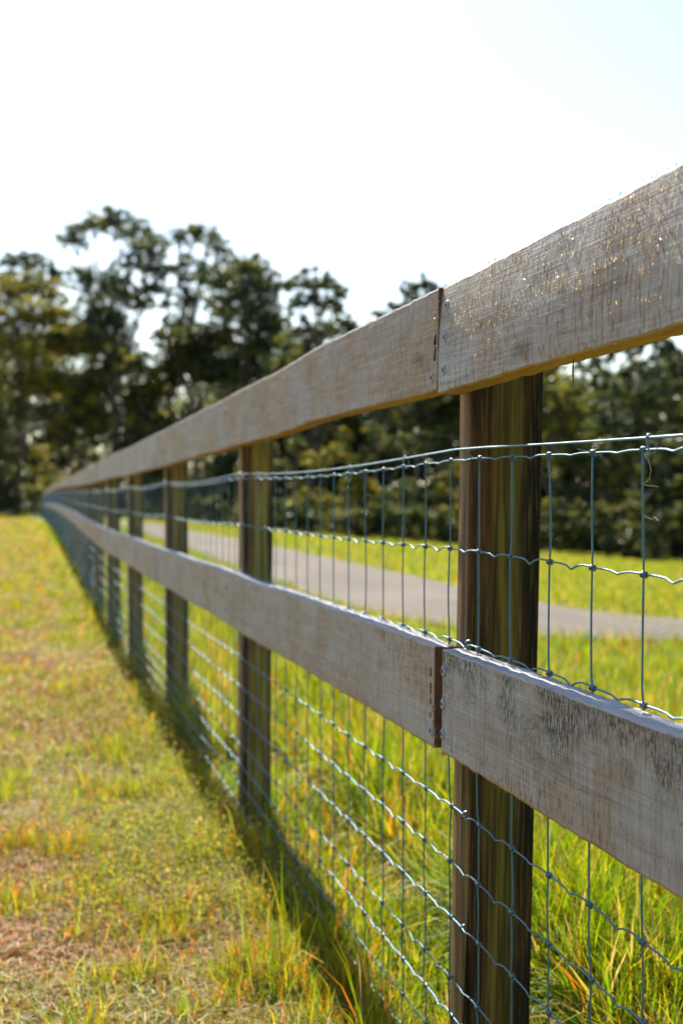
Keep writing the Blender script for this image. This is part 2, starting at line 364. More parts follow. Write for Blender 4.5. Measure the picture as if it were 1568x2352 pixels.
# fuzz of sawn fibres on the two near boards
def fuzz(parent, s0, s1, zf, wid, n, seed, tilt, cup, clump, cols):
    rg = np.random.default_rng(seed)
    nc = n//clump; cs = s0+(s1-s0)*rg.random(nc); cw = rg.beta(1.2, 1.0, nc)
    s = np.repeat(cs, clump)+rg.normal(0, .004, nc*clump); w = np.clip(np.repeat(cw, clump)+rg.normal(0, .02, nc*clump), .01, 1.0)
    m = len(s); zt = CAMH+.325 if zf is ztop else CAMH-.230
    z = zt-(1-w)*wid; x = DR+np.tan(tilt)*(w-.3)*wid+cup*((w-.5)**2)*wid-.0002
    L = rg.uniform(.001, .0045, m)*np.where(rg.random(m) < .06, 2.0, 1); a = rg.uniform(0, 2*np.pi, m); out = rg.uniform(.15, .75, m)
    d = np.stack([-out, np.cos(a)*.8, np.sin(a)], 1); d /= np.linalg.norm(d, axis=1)[:, None]
    p = np.stack([x, s, z], 1); sd = np.cross(d, rg.normal(0, 1, (m, 3))); sd /= np.linalg.norm(sd, axis=1)[:, None]; sd *= rg.uniform(.00018, .00045, m)[:, None]
    mid = p+d*L[:, None]*.55; tip = p+d*L[:, None]+np.stack([L*.25, L*0, -L*.25], 1)
    V = np.stack([p-sd, p+sd, mid+sd*.8, mid-sd*.8, tip], 1).reshape(-1, 3)
    b = np.arange(m)*5
    f = np.stack([b, b+1, b+2, b+3], 1).tolist()+np.stack([b+3, b+2, b+4], 1).tolist()
    o = mkobj('wood_fuzz', V, f, [M_FUZZ], parent, wloc(parent), False)
    cc = np.array(cols)[rg.integers(0, len(cols), m)]; cc = cc*rg.uniform(.6, 1.2, (m, 1)); cc = np.repeat(cc, 5, 0)
    at = o.data.color_attributes.new('col', 'FLOAT_COLOR', 'POINT'); at.data.foreach_set('color', np.concatenate([cc, np.ones((len(cc), 1))], 1).ravel())
    tag(o, kind='stuff'); return o
fuzz(rails_top[0], .9, 2.35, ztop, .158, 4200, 1, R(3.), .08, 5, [(.70, .62, .55), (.72, .66, .6), (.5, .3, .14), (.35, .18, .08)])
fuzz(rails_bot[0], 1.0, 2.33, zbot, .159, 1500, 2, R(.4), 0, 7, [(.32, .16, .05), (.42, .24, .10)])
fuzz(rails_top[1], 2.4, 5, ztop, .158, 1200, 3, R(1.), 0, 5, [(.45, .28, .12)])

# fibres along sawn edges
def edgefuzz(parent, s0, s1, zf, dz, xo, n, seed, up):
    rg = np.random.default_rng(seed); b = MB()
    for i in range(n):
        s = rg.uniform(s0, s1); p = np.array([xo+rg.normal(0, .0015), s, zf(s)+dz]); l = rg.uniform(.002, .007)
        d = np.array([rg.normal(0, .5), rg.normal(0, .9), up*rg.uniform(.2, 1)]); d /= np.linalg.norm(d)
        b.tube([p, p+d*l*.5+rg.normal(0, .0004, 3), p+d*l], [.0004, .0003, .0001], 3, False)
    o = b.build('edge_fuzz', [M_SPL], parent, wloc(parent), False); tag(o, kind='stuff')
edgefuzz(rails_top[0], .9, 2.36, ztop, -.0005, DR+.006, 170, 5, 1)
edgefuzz(rails_top[0], .9, 2.36, ztop, -.158, DR+.004, 160, 6, -1)
edgefuzz(rails_bot[0], 1.0, 2.33, zbot, 0, DR+.036, 260, 7, 1)
edgefuzz(rails_bot[1], 2.4, 4.5, zbot, 0, DR+.036, 160, 8, 1)

# posts
def post_mesh(w, th, h, depth, seed):
    rg = np.random.default_rng(seed); zs = np.linspace(-depth, h, 42); cr = .004; prof = []
    for (cx, cy, a0) in ((cr, -th/2+cr, 180), (w-cr, -th/2+cr, 270), (w-cr, th/2-cr, 0), (cr, th/2-cr, 90)):
        for a in (0, 30, 60, 90): t = R(a0+a); prof.append((cx+cr*math.cos(t), cy+cr*math.sin(t)))
    m = len(prof); V = []
    for z in zs:
        wx = .0035*(float(vnoise(z*2.1, seed))-.5); wy = .003*(float(vnoise(z*2.6, seed+3.5))-.5); sc = 1+.03*(float(vnoise(z*1.7, seed+9))-.5)
        for (a, b) in prof: V.append((a*sc+wx, b*sc+wy, z))
    f = [(i*m+j, i*m+(j+1) % m, (i+1)*m+(j+1) % m, (i+1)*m+j) for i in range(len(zs)-1) for j in range(m)]
    f.append(tuple((len(zs)-1)*m+j for j in range(m)))
    return V, f
HP = CAMH+.305; pm = []
for i in range(6):
    V, f = post_mesh([.112, .098, .105, .09, .1, .095][i], [.075, .07, .078, .072, .075, .07][i], HP, .3, i+2); pm.append((V, f))
posts = []
for k in range(-1, NP+1):
    s = post_s(k); q = (k-1) % 6 if k >= 1 else 4; o_ = (DP+float(FX(s)), s, float(U(s)))
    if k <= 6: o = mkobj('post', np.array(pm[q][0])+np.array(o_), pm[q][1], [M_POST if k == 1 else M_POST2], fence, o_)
    else:
        o = posts[-6].copy(); COL.objects.link(o); o.parent = fence; o.location = Vector(o_)-fence.location
    lean = {1: (R(-3.0), R(.05)), 2: (R(-1.8), R(.05)), 3: (R(.3), R(0))}.get(k, (R(random.uniform(-.8, .8)), R(random.uniform(-.05, .05))))
    o.location += Vector((-1.15*math.sin(lean[1]), -1.15*math.sin(lean[0]), 0))
    o.rotation_euler = (lean[0]*-1, lean[1], R(random.uniform(-1.5, 1.5)) if k > 1 else 0)
    posts.append(o)

# netting
LZ = np.array([.064, -.076, -.225, -.356, -.488, -.578, -.669, -.760, -.822, -.885, -.947, -1.008])
ST_ = .158
def sag(s, amt): return -amt*abs(math.sin(math.pi*(s-S1)/SP))
def wz(i, s):
    a = [.010, .008, .006, .004, .004, .003, .003, .002, .002, .002, .001, .001][i]
    return float(U(s))+CAMH+LZ[i]+sag(s, a)+.006*(float(vnoise(s*.8, i*3.3, 5))-.5)
def wx(i, s): return DM+float(FX(s))+.004*(float(vnoise(s*1.3, i*2.1, 9))-.5)*(0.4+i*.15)-.0005
S_START = -1.2; phase = 0.0
NC = int((post_s(NP)-S_START)/ST_)
# stay places chosen so that one stands at image bearing 1101 and so on down the run
Yk = F*(DM/CT)/(1101-37); s_ref = (Yk-DM*ST)/CT
st_s = [s_ref+(i-int((s_ref-S_START)/ST_))*ST_ for i in range(NC)]
st_s = [a for a in st_s if a < post_s(NP)-.05]
net = bpy.data.objects.new('wire_netting', None); COL.objects.link(net); net.parent = fence; net.location = Vector((DM, S1, 0))-fence.location
def uw(s): return .0035*(hash2(math.floor(s*50), 3, 1)-.5)
jit = np.random.default_rng(5).normal(0, .0022, (len(st_s), 12))
for i in range(12):
    b = MB(); P = []
    for c in range(len(st_s)-1):
        a0 = st_s[c]+jit[c, i]; a1 = st_s[c+1]+jit[c+1, i]; z0, z1 = wz(i, a0), wz(i, a1); x0, x1 = wx(i, a0), wx(i, a1)
        am = 1.0 if i > 0 else .45
        if a0 < 16: pts = [(0, 0), (.10, .0012), (.25, .0014), (.38, -.0008), (.46, -.0034), (.50, -.0046), (.54, -.0036), (.62, -.0008), (.75, .0002), (.9, .0003)]
        else: pts = [(0, 0), (.5, -.004)]
        fl = 1 if i != 0 else 1
        for t, dz in pts: P.append((x0+(x1-x0)*t, a0+(a1-a0)*t, z0+(z1-z0)*t+dz*am*(1.1+.4*math.sin(c*1.7+i))))
    near = [p for p in P if p[1] < 16.3]; far = [p for p in P if p[1] >= 16]
    b.tube(near, .00128, 6); b.tube(far, .0011, 3)
    b.build('line_wire', [M_WIRE], net, (DM, S1, CAMH+LZ[i]))
# straight tension wires above the netting and low at its foot
P = []
for a in np.arange(S_START, post_s(NP), .15): P.append((wx(0, a)-.003, a, float(U(a))+CAMH+.078+sag(a, .014)))
b = MB(); b.tube(P, .0016, 6); b.build('tension_wire', [M_TENS], net, (DM, S1, CAMH+.078))
P = [(wx(11, a)-.004, a, float(U(a))+CAMH-1.022+.012*(float(vnoise(a*.9, 1, 7))-.3)) for a in np.arange(S_START, post_s(NP), .15)]
b = MB(); b.tube(P, .0015, 5); b.build('tension_wire', [M_WIRE], net, (DM, S1, CAMH-1.022))
def stay_geo(b, c, full):
    s = st_s[c]; P = []
    for i in range(12):
        a = s+jit[c, i]; P.append((wx(i, a)-.0012, a, wz(i, a)))
        if i < 11 and full:
            a2 = s+jit[c, i+1]; bow = .0022*(hash2(c, i, 4)-.5)*2
            for t in (.12, .3, .5, .7, .88):
                P.append((wx(i, a)-.0012+(hash2(c, i, 8)-.5)*.003*math.sin(math.pi*t), a+(a2-a)*t+bow*math.sin(math.pi*t)*1.3, wz(i, a)+(wz(i+1, a2)-wz(i, a))*t))
    b.tube(P, .0013 if full else .0010, 6 if full else 3)
    if full:
        for i in range(12):
            a = s+jit[c, i]; z = wz(i, a); x = wx(i, a); H = []
            for q in range(19):
                t = q/18; an = 2*math.pi*2.5*t+1.2; H.append((x+.0031*math.cos(an), a-.0055+.011*t, z+.0031*math.sin(an)))
            b.tube(H, .00135, 5, mi=1)
near_c = [c for c in range(len(st_s)) if .8 < st_s[c]][:100]; ns = set(near_c)
for c in near_c:
    b = MB(); stay_geo(b, c, st_s[c] < 12); b.build('stay_wire', [M_WIRE, M_KNOT], net, (DM, st_s[c], 0))
b = MB()
for c in range(len(st_s)):
    if c not in ns: stay_geo(b, c, False)
tag(b.build('stay_wire', [M_WIRE], net, (DM, S1, 0)), kind='stuff')
def ring_clip(c):
    a = st_s[c]-.021; z = wz(0, a); zt_ = float(U(a))+CAMH+.078+sag(a, .014); zc = (z+zt_)/2; h = (zt_-z)/2+.004; H = []
    for q in range(22):
        an = 2*math.pi*q/19+2.2; H.append((wx(0, a)-.0015+(.0055 if math.cos(an) > 0 else .0045)*math.cos(an), a+.004*(q/21)-.002+.003*math.sin(an), zc+h*math.sin(an)))
    b = MB(); b.tube(H, .0012, 5); b.build('ring_clip', [M_KNOT], net, (DM, a, zc))
for px in (1487, 925, 803, 655, 600):
    Yq = F*(DM/CT)/(px-37); sq = (Yq-DM*ST)/CT; ring_clip(min(range(len(st_s)), key=lambda c: abs(st_s[c]-sq)))
# staples holding the wires on the posts
for k in range(1, 7):
    p = posts[k+1]; s = post_s(k)
    for i in range(0, 12, 2 if k < 4 else 4):
        zz = (wz(i, s)+.004 if i else wz(0, s)+.012); x = DM+float(FX(s)); H = []
        for q in range(9):
            an = math.pi*q/8; H.append((x+.004-.0095*math.sin(an)**.7, s+.012+.003*(q/8), zz+.006*math.cos(an)))
        b = MB(); b.tube(H, .0016, 5); o = b.build('staple', [M_KNOT], p, (x, s, zz))
# hanging shred of timber
b = MB(); a = W(1278, 842, 1.86); b.tube([(DR+.012, a[1]+.02, a[2]+.012), (DR+.012, a[1]+.0215, a[2]-.004), (DR+.013, a[1]+.0225, a[2]-.019)], [.0006, .0012, .0006], 4); b.build('hanging_splinter', [M_END], rails_top[0], (DR, a[1], a[2]), False)

# wisps of dry grass caught on the near wires
M_WISP = plain('dry_wisp', (.62, .52, .40), .6, .4)
def wisp(px, py, pts, label):
    s = min(st_s, key=lambda q: abs(F*(DM/CT)/(px-37)-(q*CT+DM*ST))); Yq = s*CT+DM*ST; z = CAMH+(HZ-py)*Yq/F
    b = MB(); P = [(DM-.002+dx, s-dy, z+dz) for dx, dy, dz in pts]; b.tube(P, .0004, 4); o = b.build('grass_wisp', [M_WISP], None, (DM, s, z), False); tag(o, label, 'dry grass', 'dry grass wisps caught on the netting')
wisp(1487, 1040, [(0, 0, 0), (-.002, .02, -.008), (-.003, .03, -.02), (-.003, .024, -.03), (-.002, .006, -.034), (-.002, .012, -.036), (-.002, .04, -.037), (-.003, .05, -.038)], 'thin curled dry grass loop caught high on the rightmost stay wire')
wisp(1487, 1186, [(0, 0, -.004), (-.001, .006, .001), (-.002, .018, -.001), (-.002, .03, -.003), (-.003, .04, .0), (-.003, .05, -.004)], 'short crinkled dry grass shred halfway down the rightmost stay wire')
wisp(1380, 1040, [(0, 0, 0), (-.001, -.02, .003), (-.002, -.045, .006)], 'straight pale grass thread at the top of the second stay from the right')

# ------------------------------------------------------------------ grass
def visible(x, y, pad=.10):
    Yc = x*ST+y*CT; Xc = x*CT-y*ST; return (Yc > 1.2) & (np.abs(Xc)/np.maximum(Yc, .1) < .2157+pad/np.sqrt(np.maximum(Yc, .3)))
def cam_samples(n, y0, y1, rng, xcond, power=1.0):
    """random ground places, thinning out with distance from the camera"""
    out = []; tot = 0
    while tot < n:
        m = n*2; a, b = 1/y0, 1/y1; u = rng.random(m)
        Yc = 1/(a+(b-a)*u) if power == 1 else y0*(y1/y0)**u
        Xc = (rng.random(m)*2-1)*.27*Yc; x = Xc*CT+Yc*ST; y = -Xc*ST+Yc*CT; k = xcond(x, y); out.append(np.stack([x[k], y[k]], 1)); tot += k.sum()
    return np.concatenate(out)[:n]
def blades(name, P, h, w, lean, col, label, rng, mat=M_GRASS, curve=.5, z=None):
    n = len(P); x, y = P[:, 0], P[:, 1]; z = G(x, y)-.004 if z is None else z
    az = rng.uniform(0, 2*np.pi, n); d = np.stack([np.cos(az), np.sin(az)], 1)
    fa = rng.uniform(0, 2*np.pi, n); sd = np.stack([np.cos(fa), np.sin(fa), fa*0], 1)*(w/2)[:, None]
    base = np.stack([x, y, z], 1); V = np.zeros((n, 7, 3))
    def at(t):
        ln = lean*(t*(1-curve)+curve*t*t)*1.2; return base+np.stack([d[:, 0]*h*np.sin(ln)*t, d[:, 1]*h*np.sin(ln)*t, h*np.cos(ln)*t], 1)
    p0, p1, p2, p3 = at(0.), at(.4), at(.75), at(1.)
    V[:, 0] = p0-sd; V[:, 1] = p0+sd; V[:, 2] = p1-sd*.95; V[:, 3] = p1+sd*.95; V[:, 4] = p2-sd*.6; V[:, 5] = p2+sd*.6; V[:, 6] = p3
    b = (np.arange(n)*7)[:, None]
    loops = (b+np.array([[0, 1, 3, 2, 2, 3, 5, 4, 4, 5, 6]])).ravel()
    st = ((np.arange(n)*11)[:, None]+np.array([[0, 4, 8]])).ravel(); 
    me = bpy.data.meshes.new(name); me.vertices.add(n*7); me.vertices.foreach_set('co', V.ravel()); me.loops.add(n*11); me.loops.foreach_set('vertex_index', loops.astype(np.int32))
    me.polygons.add(n*3); me.polygons.foreach_set('loop_start', st.astype(np.int32)); me.update(calc_edges=True)
    at_ = me.color_attributes.new('col', 'FLOAT_COLOR', 'POINT'); c = np.repeat(col, 7, 0); at_.data.foreach_set('color', np.concatenate([c, np.ones((len(c), 1))], 1).ravel())
    me.materials.append(mat); o = bpy.data.objects.new(name, me); COL.objects.link(o); tag(o, label, 'grass', kind='stuff'); return o
def pick(rng, n, pal, wts):
    pal = np.array(pal); wts = np.array(wts, float)
    if wts.ndim == 1: i = rng.choice(len(pal), n, p=wts/wts.sum())
    else:
        cw = np.cumsum(wts/wts.sum(1, keepdims=True), 1); i = (rng.random(n)[:, None] > cw).sum(1).clip(0, len(pal)-1)
    return pal[i]*rng.uniform(.65, 1.3, (n, 1))*(1+rng.normal(0, .06, (n, 3)))
GREEN, LIME, YEL, ORG, STRAW, BRN, GREY = (.085, .16, .006), (.18, .26, .007), (.34, .32, .012), (.48, .17, .012), (.44, .30, .15), (.17, .085, .03), (.20, .21, .12)
rg = np.random.default_rng(3)
_o = np.array(sorted(outer[:-3])); _i = np.array(sorted(inner[:-6]))
nearside = lambda x, y: (x < 2.99) | (y < np.interp(x, _o[:, 0], _o[:, 1])-.02)
farside = lambda x, y: (x > 5.03) & (y > np.interp(x, [5.03, 5.1, 5.45, 6.2, 8, 11], [5, 14, 12.8, 12.1, 11.55, 10.9])+.03)
# left paddock: dead thatch lying flat, short upright green and orange blades over it
LC = lambda x, y: (x < .70) & visible(x, y)
def dist(P): return P[:, 0]*ST+P[:, 1]*CT
def left_layer(n, y0, y1, kind, seed):
    r_ = np.random.default_rng(seed); P = cam_samples(n, y0, y1, r_, LC, 1 if y1 < 30 else 2); D = dist(P)
    dens = .5*fbm(P[:, 0]*3.1, P[:, 1]*3.1, 21)+.5*fbm(P[:, 0]*8.5, P[:, 1]*7, 23); gr = fbm(P[:, 0]*1.3, P[:, 1]*.9, 44); nearf = np.clip((.68-P[:, 0])/.35, 0, 1)
    if kind == 'thatch':
        pb = smooth((fbm(P[:, 0]*2.0+5, P[:, 1]*1.6, 91)-.42)/.16)[:, None]
        h = r_.uniform(.03, .13, n); w = np.maximum(.0026, .0005*D)*r_.uniform(.6, 1.4, n); lean = r_.uniform(1.0, 1.6, n)
        col = pick(r_, n, [(.38, .22, .06), (.10, .045, .015), (.28, .105, .022), (.42, .32, .16), (.34, .30, .02), ORG, LIME], np.array([[3.0, 2.4, 1.6, 1.8, 4.2, .6, 4.2]])*(1-pb)+np.array([[2.2, 5.5, 6.0, 1.0, 1.2, 3.0, .8]])*pb); z = G(P[:, 0], P[:, 1])+r_.uniform(0, .022, n)
        return blades('dead_grass', P, h, w, lean, col, None, r_, mat=M_THATCH, z=z, curve=.2)
    clump = smooth((dens-.38)/.16); keep = r_.random(n) < .42+.58*clump; P = P[keep]; D = D[keep]; n = len(P); dens = dens[keep]; gr = gr[keep]; nearf = nearf[keep]
    h = (r_.uniform(.015, .05, n)+.12*np.maximum(0, dens-.45)*2)*(1+.6*(1-nearf)*r_.random(n))*np.where((P[:, 0] > .42) & (D < 8), r_.choice([.4, .6, .6, .9, 1.5], len(P)), 1)*np.where(r_.random(len(P)) < .06, 1.8, 1); w = np.maximum(.003, .00075*D)*r_.uniform(.6, 1.3, n); lean = np.abs(r_.normal(.35, .35, n))
    g_ = smooth((gr-.35)/.3)[:, None]; dd = smooth((D-4)/14)[:, None]
    wt = np.array([[1.6, 3.6, 3.4, 2.0, 1.0, .8, .8]])*(1-g_)+np.array([[2, 4, 2.2, .7, .6, .3, 1.6]])*g_; wt = wt*(1-dd)+np.array([[1.6, 4.0, 3.4, .6, 1.2, .3, .6]])*dd
    col = pick(r_, n, [GREEN, LIME, YEL, ORG, STRAW, BRN, GREY], wt)
    return blades('paddock_grass', P, h, w, lean, col, None, r_)
tag(left_layer(90000, 2.6, 12, 'thatch', 1), 'dead straw coloured thatch on the near ground left of the fence')
tag(left_layer(170000, 2.6, 12, 'green', 2), 'short patchy green and orange grass left of the near fence')
tag(left_layer(70000, 11, 130, 'green', 3), 'yellow green paddock grass stretching away left of the far fence')
tag(left_layer(28000, 9, 100, 'thatch', 4), 'pale dry litter in the distant paddock left of the fence')
# low leafy weeds, thick against the netting
def weeds(n, seed, cond, label, y0=2.8, y1=14, hh=.10, cols=((.09, .15, .03), (.17, .22, .04), (.28, .27, .04), (.34, .27, .12)), lw=.010, per=26):
    r_ = np.random.default_rng(seed); C = cam_samples(n, y0, y1, r_, cond); H = r_.uniform(.35, 1, n)*hh*(.6+1.0*fbm(C[:, 0]*4, C[:, 1]*4, 77)); m = n*per
    cid = np.repeat(np.arange(n), per); t = r_.random(m)**.7
    px = C[cid, 0]+r_.normal(0, .018, m)*(0.4+t); py = C[cid, 1]+r_.normal(0, .018, m)*(.4+t); pz = G(px, py)+H[cid]*t
    a = r_.normal(0, 1, (m, 3)); a /= np.linalg.norm(a, axis=1)[:, None]; b_ = np.cross(a, r_.normal(0, 1, (m, 3))); b_ /= np.linalg.norm(b_, axis=1)[:, None]
    D = px*ST+py*CT; L = np.maximum(lw, .0014*D)[:, None]*r_.uniform(.5, 1.2, (m, 1)); c = np.stack([px, py, pz], 1)
    V = np.stack([c-a*L*.5, c-b_*L*.28, c+a*L*.5, c+b_*L*.28], 1).reshape(-1, 3); i = np.arange(m)*4
    me = bpy.data.meshes.new('weeds'); me.vertices.add(m*4); me.vertices.foreach_set('co', V.ravel()); me.loops.add(m*4); me.loops.foreach_set('vertex_index', np.arange(m*4, dtype=np.int32)); me.polygons.add(m); me.polygons.foreach_set('loop_start', (i).astype(np.int32)); me.update(calc_edges=True)
    col = np.repeat(pick(r_, n, cols, np.ones(len(cols))), per, 0)*r_.uniform(.7, 1.3, (m, 1)); col = np.repeat(col, 4, 0)
    at_ = me.color_attributes.new('col', 'FLOAT_COLOR', 'POINT'); at_.data.foreach_set('color', np.concatenate([col, np.ones((len(col), 1))], 1).ravel())
    me.materials.append(M_GRASS); o = bpy.data.objects.new('weeds', me); COL.objects.link(o); tag(o, label, 'weeds', kind='stuff')
weeds(1500, 9, lambda x, y: (x < .68) & (x > .68-.06-.45*vnoise(x*0+3, y*1.1, 12)-.25*RNG.random(len(x))**2) & visible(x, y) & (y > 3.6), 'leafy grey green weeds along the left foot of the netting', y1=22, hh=.16)
weeds(4200, 10, lambda x, y: (x < .6) & visible(x, y) & (fbm(x*2.2, y*2.2, 5)+.12*RNG.random(len(x)) > .52), 'small low broad leaved weeds scattered in the near paddock', hh=.045, cols=((.12, .17, .03), (.20, .25, .04), (.30, .26, .12)))
# right of the fence: tall lush grass, then a mown verge past the drive
RC = lambda x, y: (x > .70) & visible(x, y) & nearside(x, y)
def tall(n, y0, y1, seed, hs, label, cond=RC, wmin=.0058, wts=None):
    r_ = np.random.default_rng(seed); P = cam_samples(n, y0, y1, r_, cond, 1 if y1 < 30 else 2); D = dist(P)
    t = fbm(P[:, 0]*1.8, P[:, 1]*1.8, 61); e = np.clip((3.2-P[:, 0])/.8, .5, 1) if cond is RC else 1
    h = r_.uniform(.45, 1.15, n)*hs*(.5+1.0*t)*e; w = np.maximum(wmin, .0006*D)*r_.uniform(.6, 1.4, n); lean = np.abs(r_.normal(.45, .4, n)); h = h*np.where((P[:, 0] < 1.0) & (P[:, 1] < 6), .42, 1)*np.where((P[:, 0] < 1.05) & (P[:, 1] < 2.5), .5, 1)
    b_ = smooth((fbm(P[:, 0]*2.6, P[:, 1]*2.6, 71)-.42)/.2)[:, None]
    wt = np.array([[5, 5.5, 2.0, .15, .4, .1, .1]])*b_+np.array([[3.2, 4, 2.4, .8, 1.1, .4, .2]])*(1-b_)
    if wts is not None: wt = np.array([wts])*np.ones((n, 1))
    return blades('lush_grass', P, h, w, lean, pick(r_, n, [GREEN, LIME, YEL, ORG, STRAW, BRN, GREY], wt), label, r_)
tall(95000, 2.2, 14, 21, .27, 'tall lush yellow green grass right behind the near fence')
tall(22000, 2.2, 9, 22, .10, 'dry orange undergrowth blades at the foot of the tall grass', wts=[.5, .6, 1, 2.2, 2.2, 2, .3], cond=lambda x, y: RC(x, y) & (y > 3.1) & (x < 1.35))
tall(30000, 12, 70, 23, .10, 'short green strip of grass between fence and gravel drive', cond=lambda x, y: (x > .75) & (x < 3.0+FX(y)) & visible(x, y))
tall(80000, 9, 90, 24, .09, 'bright mown looking grass beyond the gravel drive', cond=lambda x, y: farside(x, y) & visible(x, y), wts=[2.2, 4, 2.4, .2, .9, .2, .8])
# seed-heavy pale stems bowing in the tall grass
tall(1500, 2.6, 9, 25, .34, 'pale bowed seed stems standing among the tall grass', wmin=.003, wts=[0, .2, .6, .2, 4, 0, .5])

# pale straw stalk on the near ground left
def on_ground(px, py):
    Yc = CAMH*F/(py-HZ); X_ = (px-784)*Yc/F; x, y = X_*CT+Yc*ST, -X_*ST+Yc*CT; return np.array([x, y, float(G(x, y))+.02])
p, q = on_ground(400, 2105), on_ground(515, 2188); b = MB(); b.tube([p, p*.6+q*.4+[0, 0, .006], q*.85+p*.15+[0, 0, .004], q], [.002, .0028, .0028, .0018], 6)
tag(b.build('straw_stalk', [plain('bleached_stalk', (.62, .50, .36))], None, tuple(p)), 'single bleached straw stalk lying slanted on the near left grass', 'stalk')
M_CLOD = plain('dark_clod', (.10, .065, .035), .95, .1)
def clod(px, py, r_, seed, label):
    rg_ = np.random.default_rng(seed); c = on_ground(px, py); V, f = [], []; nu, nv = 14, 8
    for i in range(nv+1):
        for j in range(nu):
            a, e = 2*math.pi*j/nu, math.pi*i/nv; d = np.array([math.sin(e)*math.cos(a), math.sin(e)*math.sin(a), math.cos(e)*.5])
            rr = r_*(.75+.6*float(fbm(d[0]*2+seed, d[1]*2+d[2]*3, seed))); V.append(c+d*rr-[0, 0, .012])
    f = [(i*nu+j, (i+1)*nu+j, (i+1)*nu+(j+1) % nu, i*nu+(j+1) % nu) for i in range(nv) for j in range(nu)]
    tag(mkobj('dirt_clod', V, f, [M_CLOD], None, tuple(c), False), label, 'dirt clod', 'dark dirt clods in the near paddock')
clod(30, 2310, .035, 1, 'dark dirt clod at the bottom left corner of the paddock')
clod(140, 1960, .035, 2, 'dark dirt clod in the left paddock, the middle one of three')
clod(20, 1735, .05, 3, 'dark dirt clod farthest off at the left edge of the paddock')

# ------------------------------------------------------------------ trees
def leaves(C, cr, per, size, rng, flat=.75, cols=None, bright=1., hole=0):
    """C: clump centres (k,3), cr radii; leaf quads spread through each clump"""
    k = len(C); m = k*per; ci = np.repeat(np.arange(k), per)
    d = rng.normal(0, 1, (m, 3)); d /= np.linalg.norm(d, axis=1)[:, None]; rad = rng.random(m)**.45; p = C[ci]+d*(rad*cr[ci])[:, None]*np.array([1, 1, flat])
    a = rng.normal(0, 1, (m, 3)); a[:, 2] -= .7; a /= np.linalg.norm(a, axis=1)[:, None]; b = np.cross(a, rng.normal(0, 1, (m, 3))); b /= np.linalg.norm(b, axis=1)[:, None]
    L = size*rng.uniform(.6, 1.3, (m, 1)); V = np.stack([p-a*L*.5, p-b*L*.2, p+a*L*.5, p+b*L*.2], 1).reshape(-1, 3)
    cols = np.array(cols); cc = cols[rng.integers(0, len(cols), k)]; c = cc[ci]*rng.uniform(.6, 1.35, (m, 1))*bright; return V, np.repeat(c, 4, 0)
def quads(name, V, c, mat, parent, origin=(0, 0, 0)):
    m = len(V)//4; me = bpy.data.meshes.new(name); me.vertices.add(m*4); me.vertices.foreach_set('co', (V-np.array(origin)).ravel()); me.loops.add(m*4)
    me.loops.foreach_set('vertex_index', np.arange(m*4, dtype=np.int32)); me.polygons.add(m); me.polygons.foreach_set('loop_start', np.arange(0, m*4, 4, dtype=np.int32)); me.update(calc_edges=True)
    at_ = me.color_attributes.new('col', 'FLOAT_COLOR', 'POINT'); at_.data.foreach_set('color', np.concatenate([c, np.ones((len(c), 1))], 1).ravel()); me.materials.append(mat)
    o = bpy.data.objects.new(name, me); COL.objects.link(o)
    if parent is not None: o.parent = parent; o.location = Vector(origin)-wloc(parent)
    else: o.location = origin
    return o
DG, OG, YG, BG = (.056, .074, .034), (.145, .145, .042), (.30, .25, .03), (.078, .10, .062)
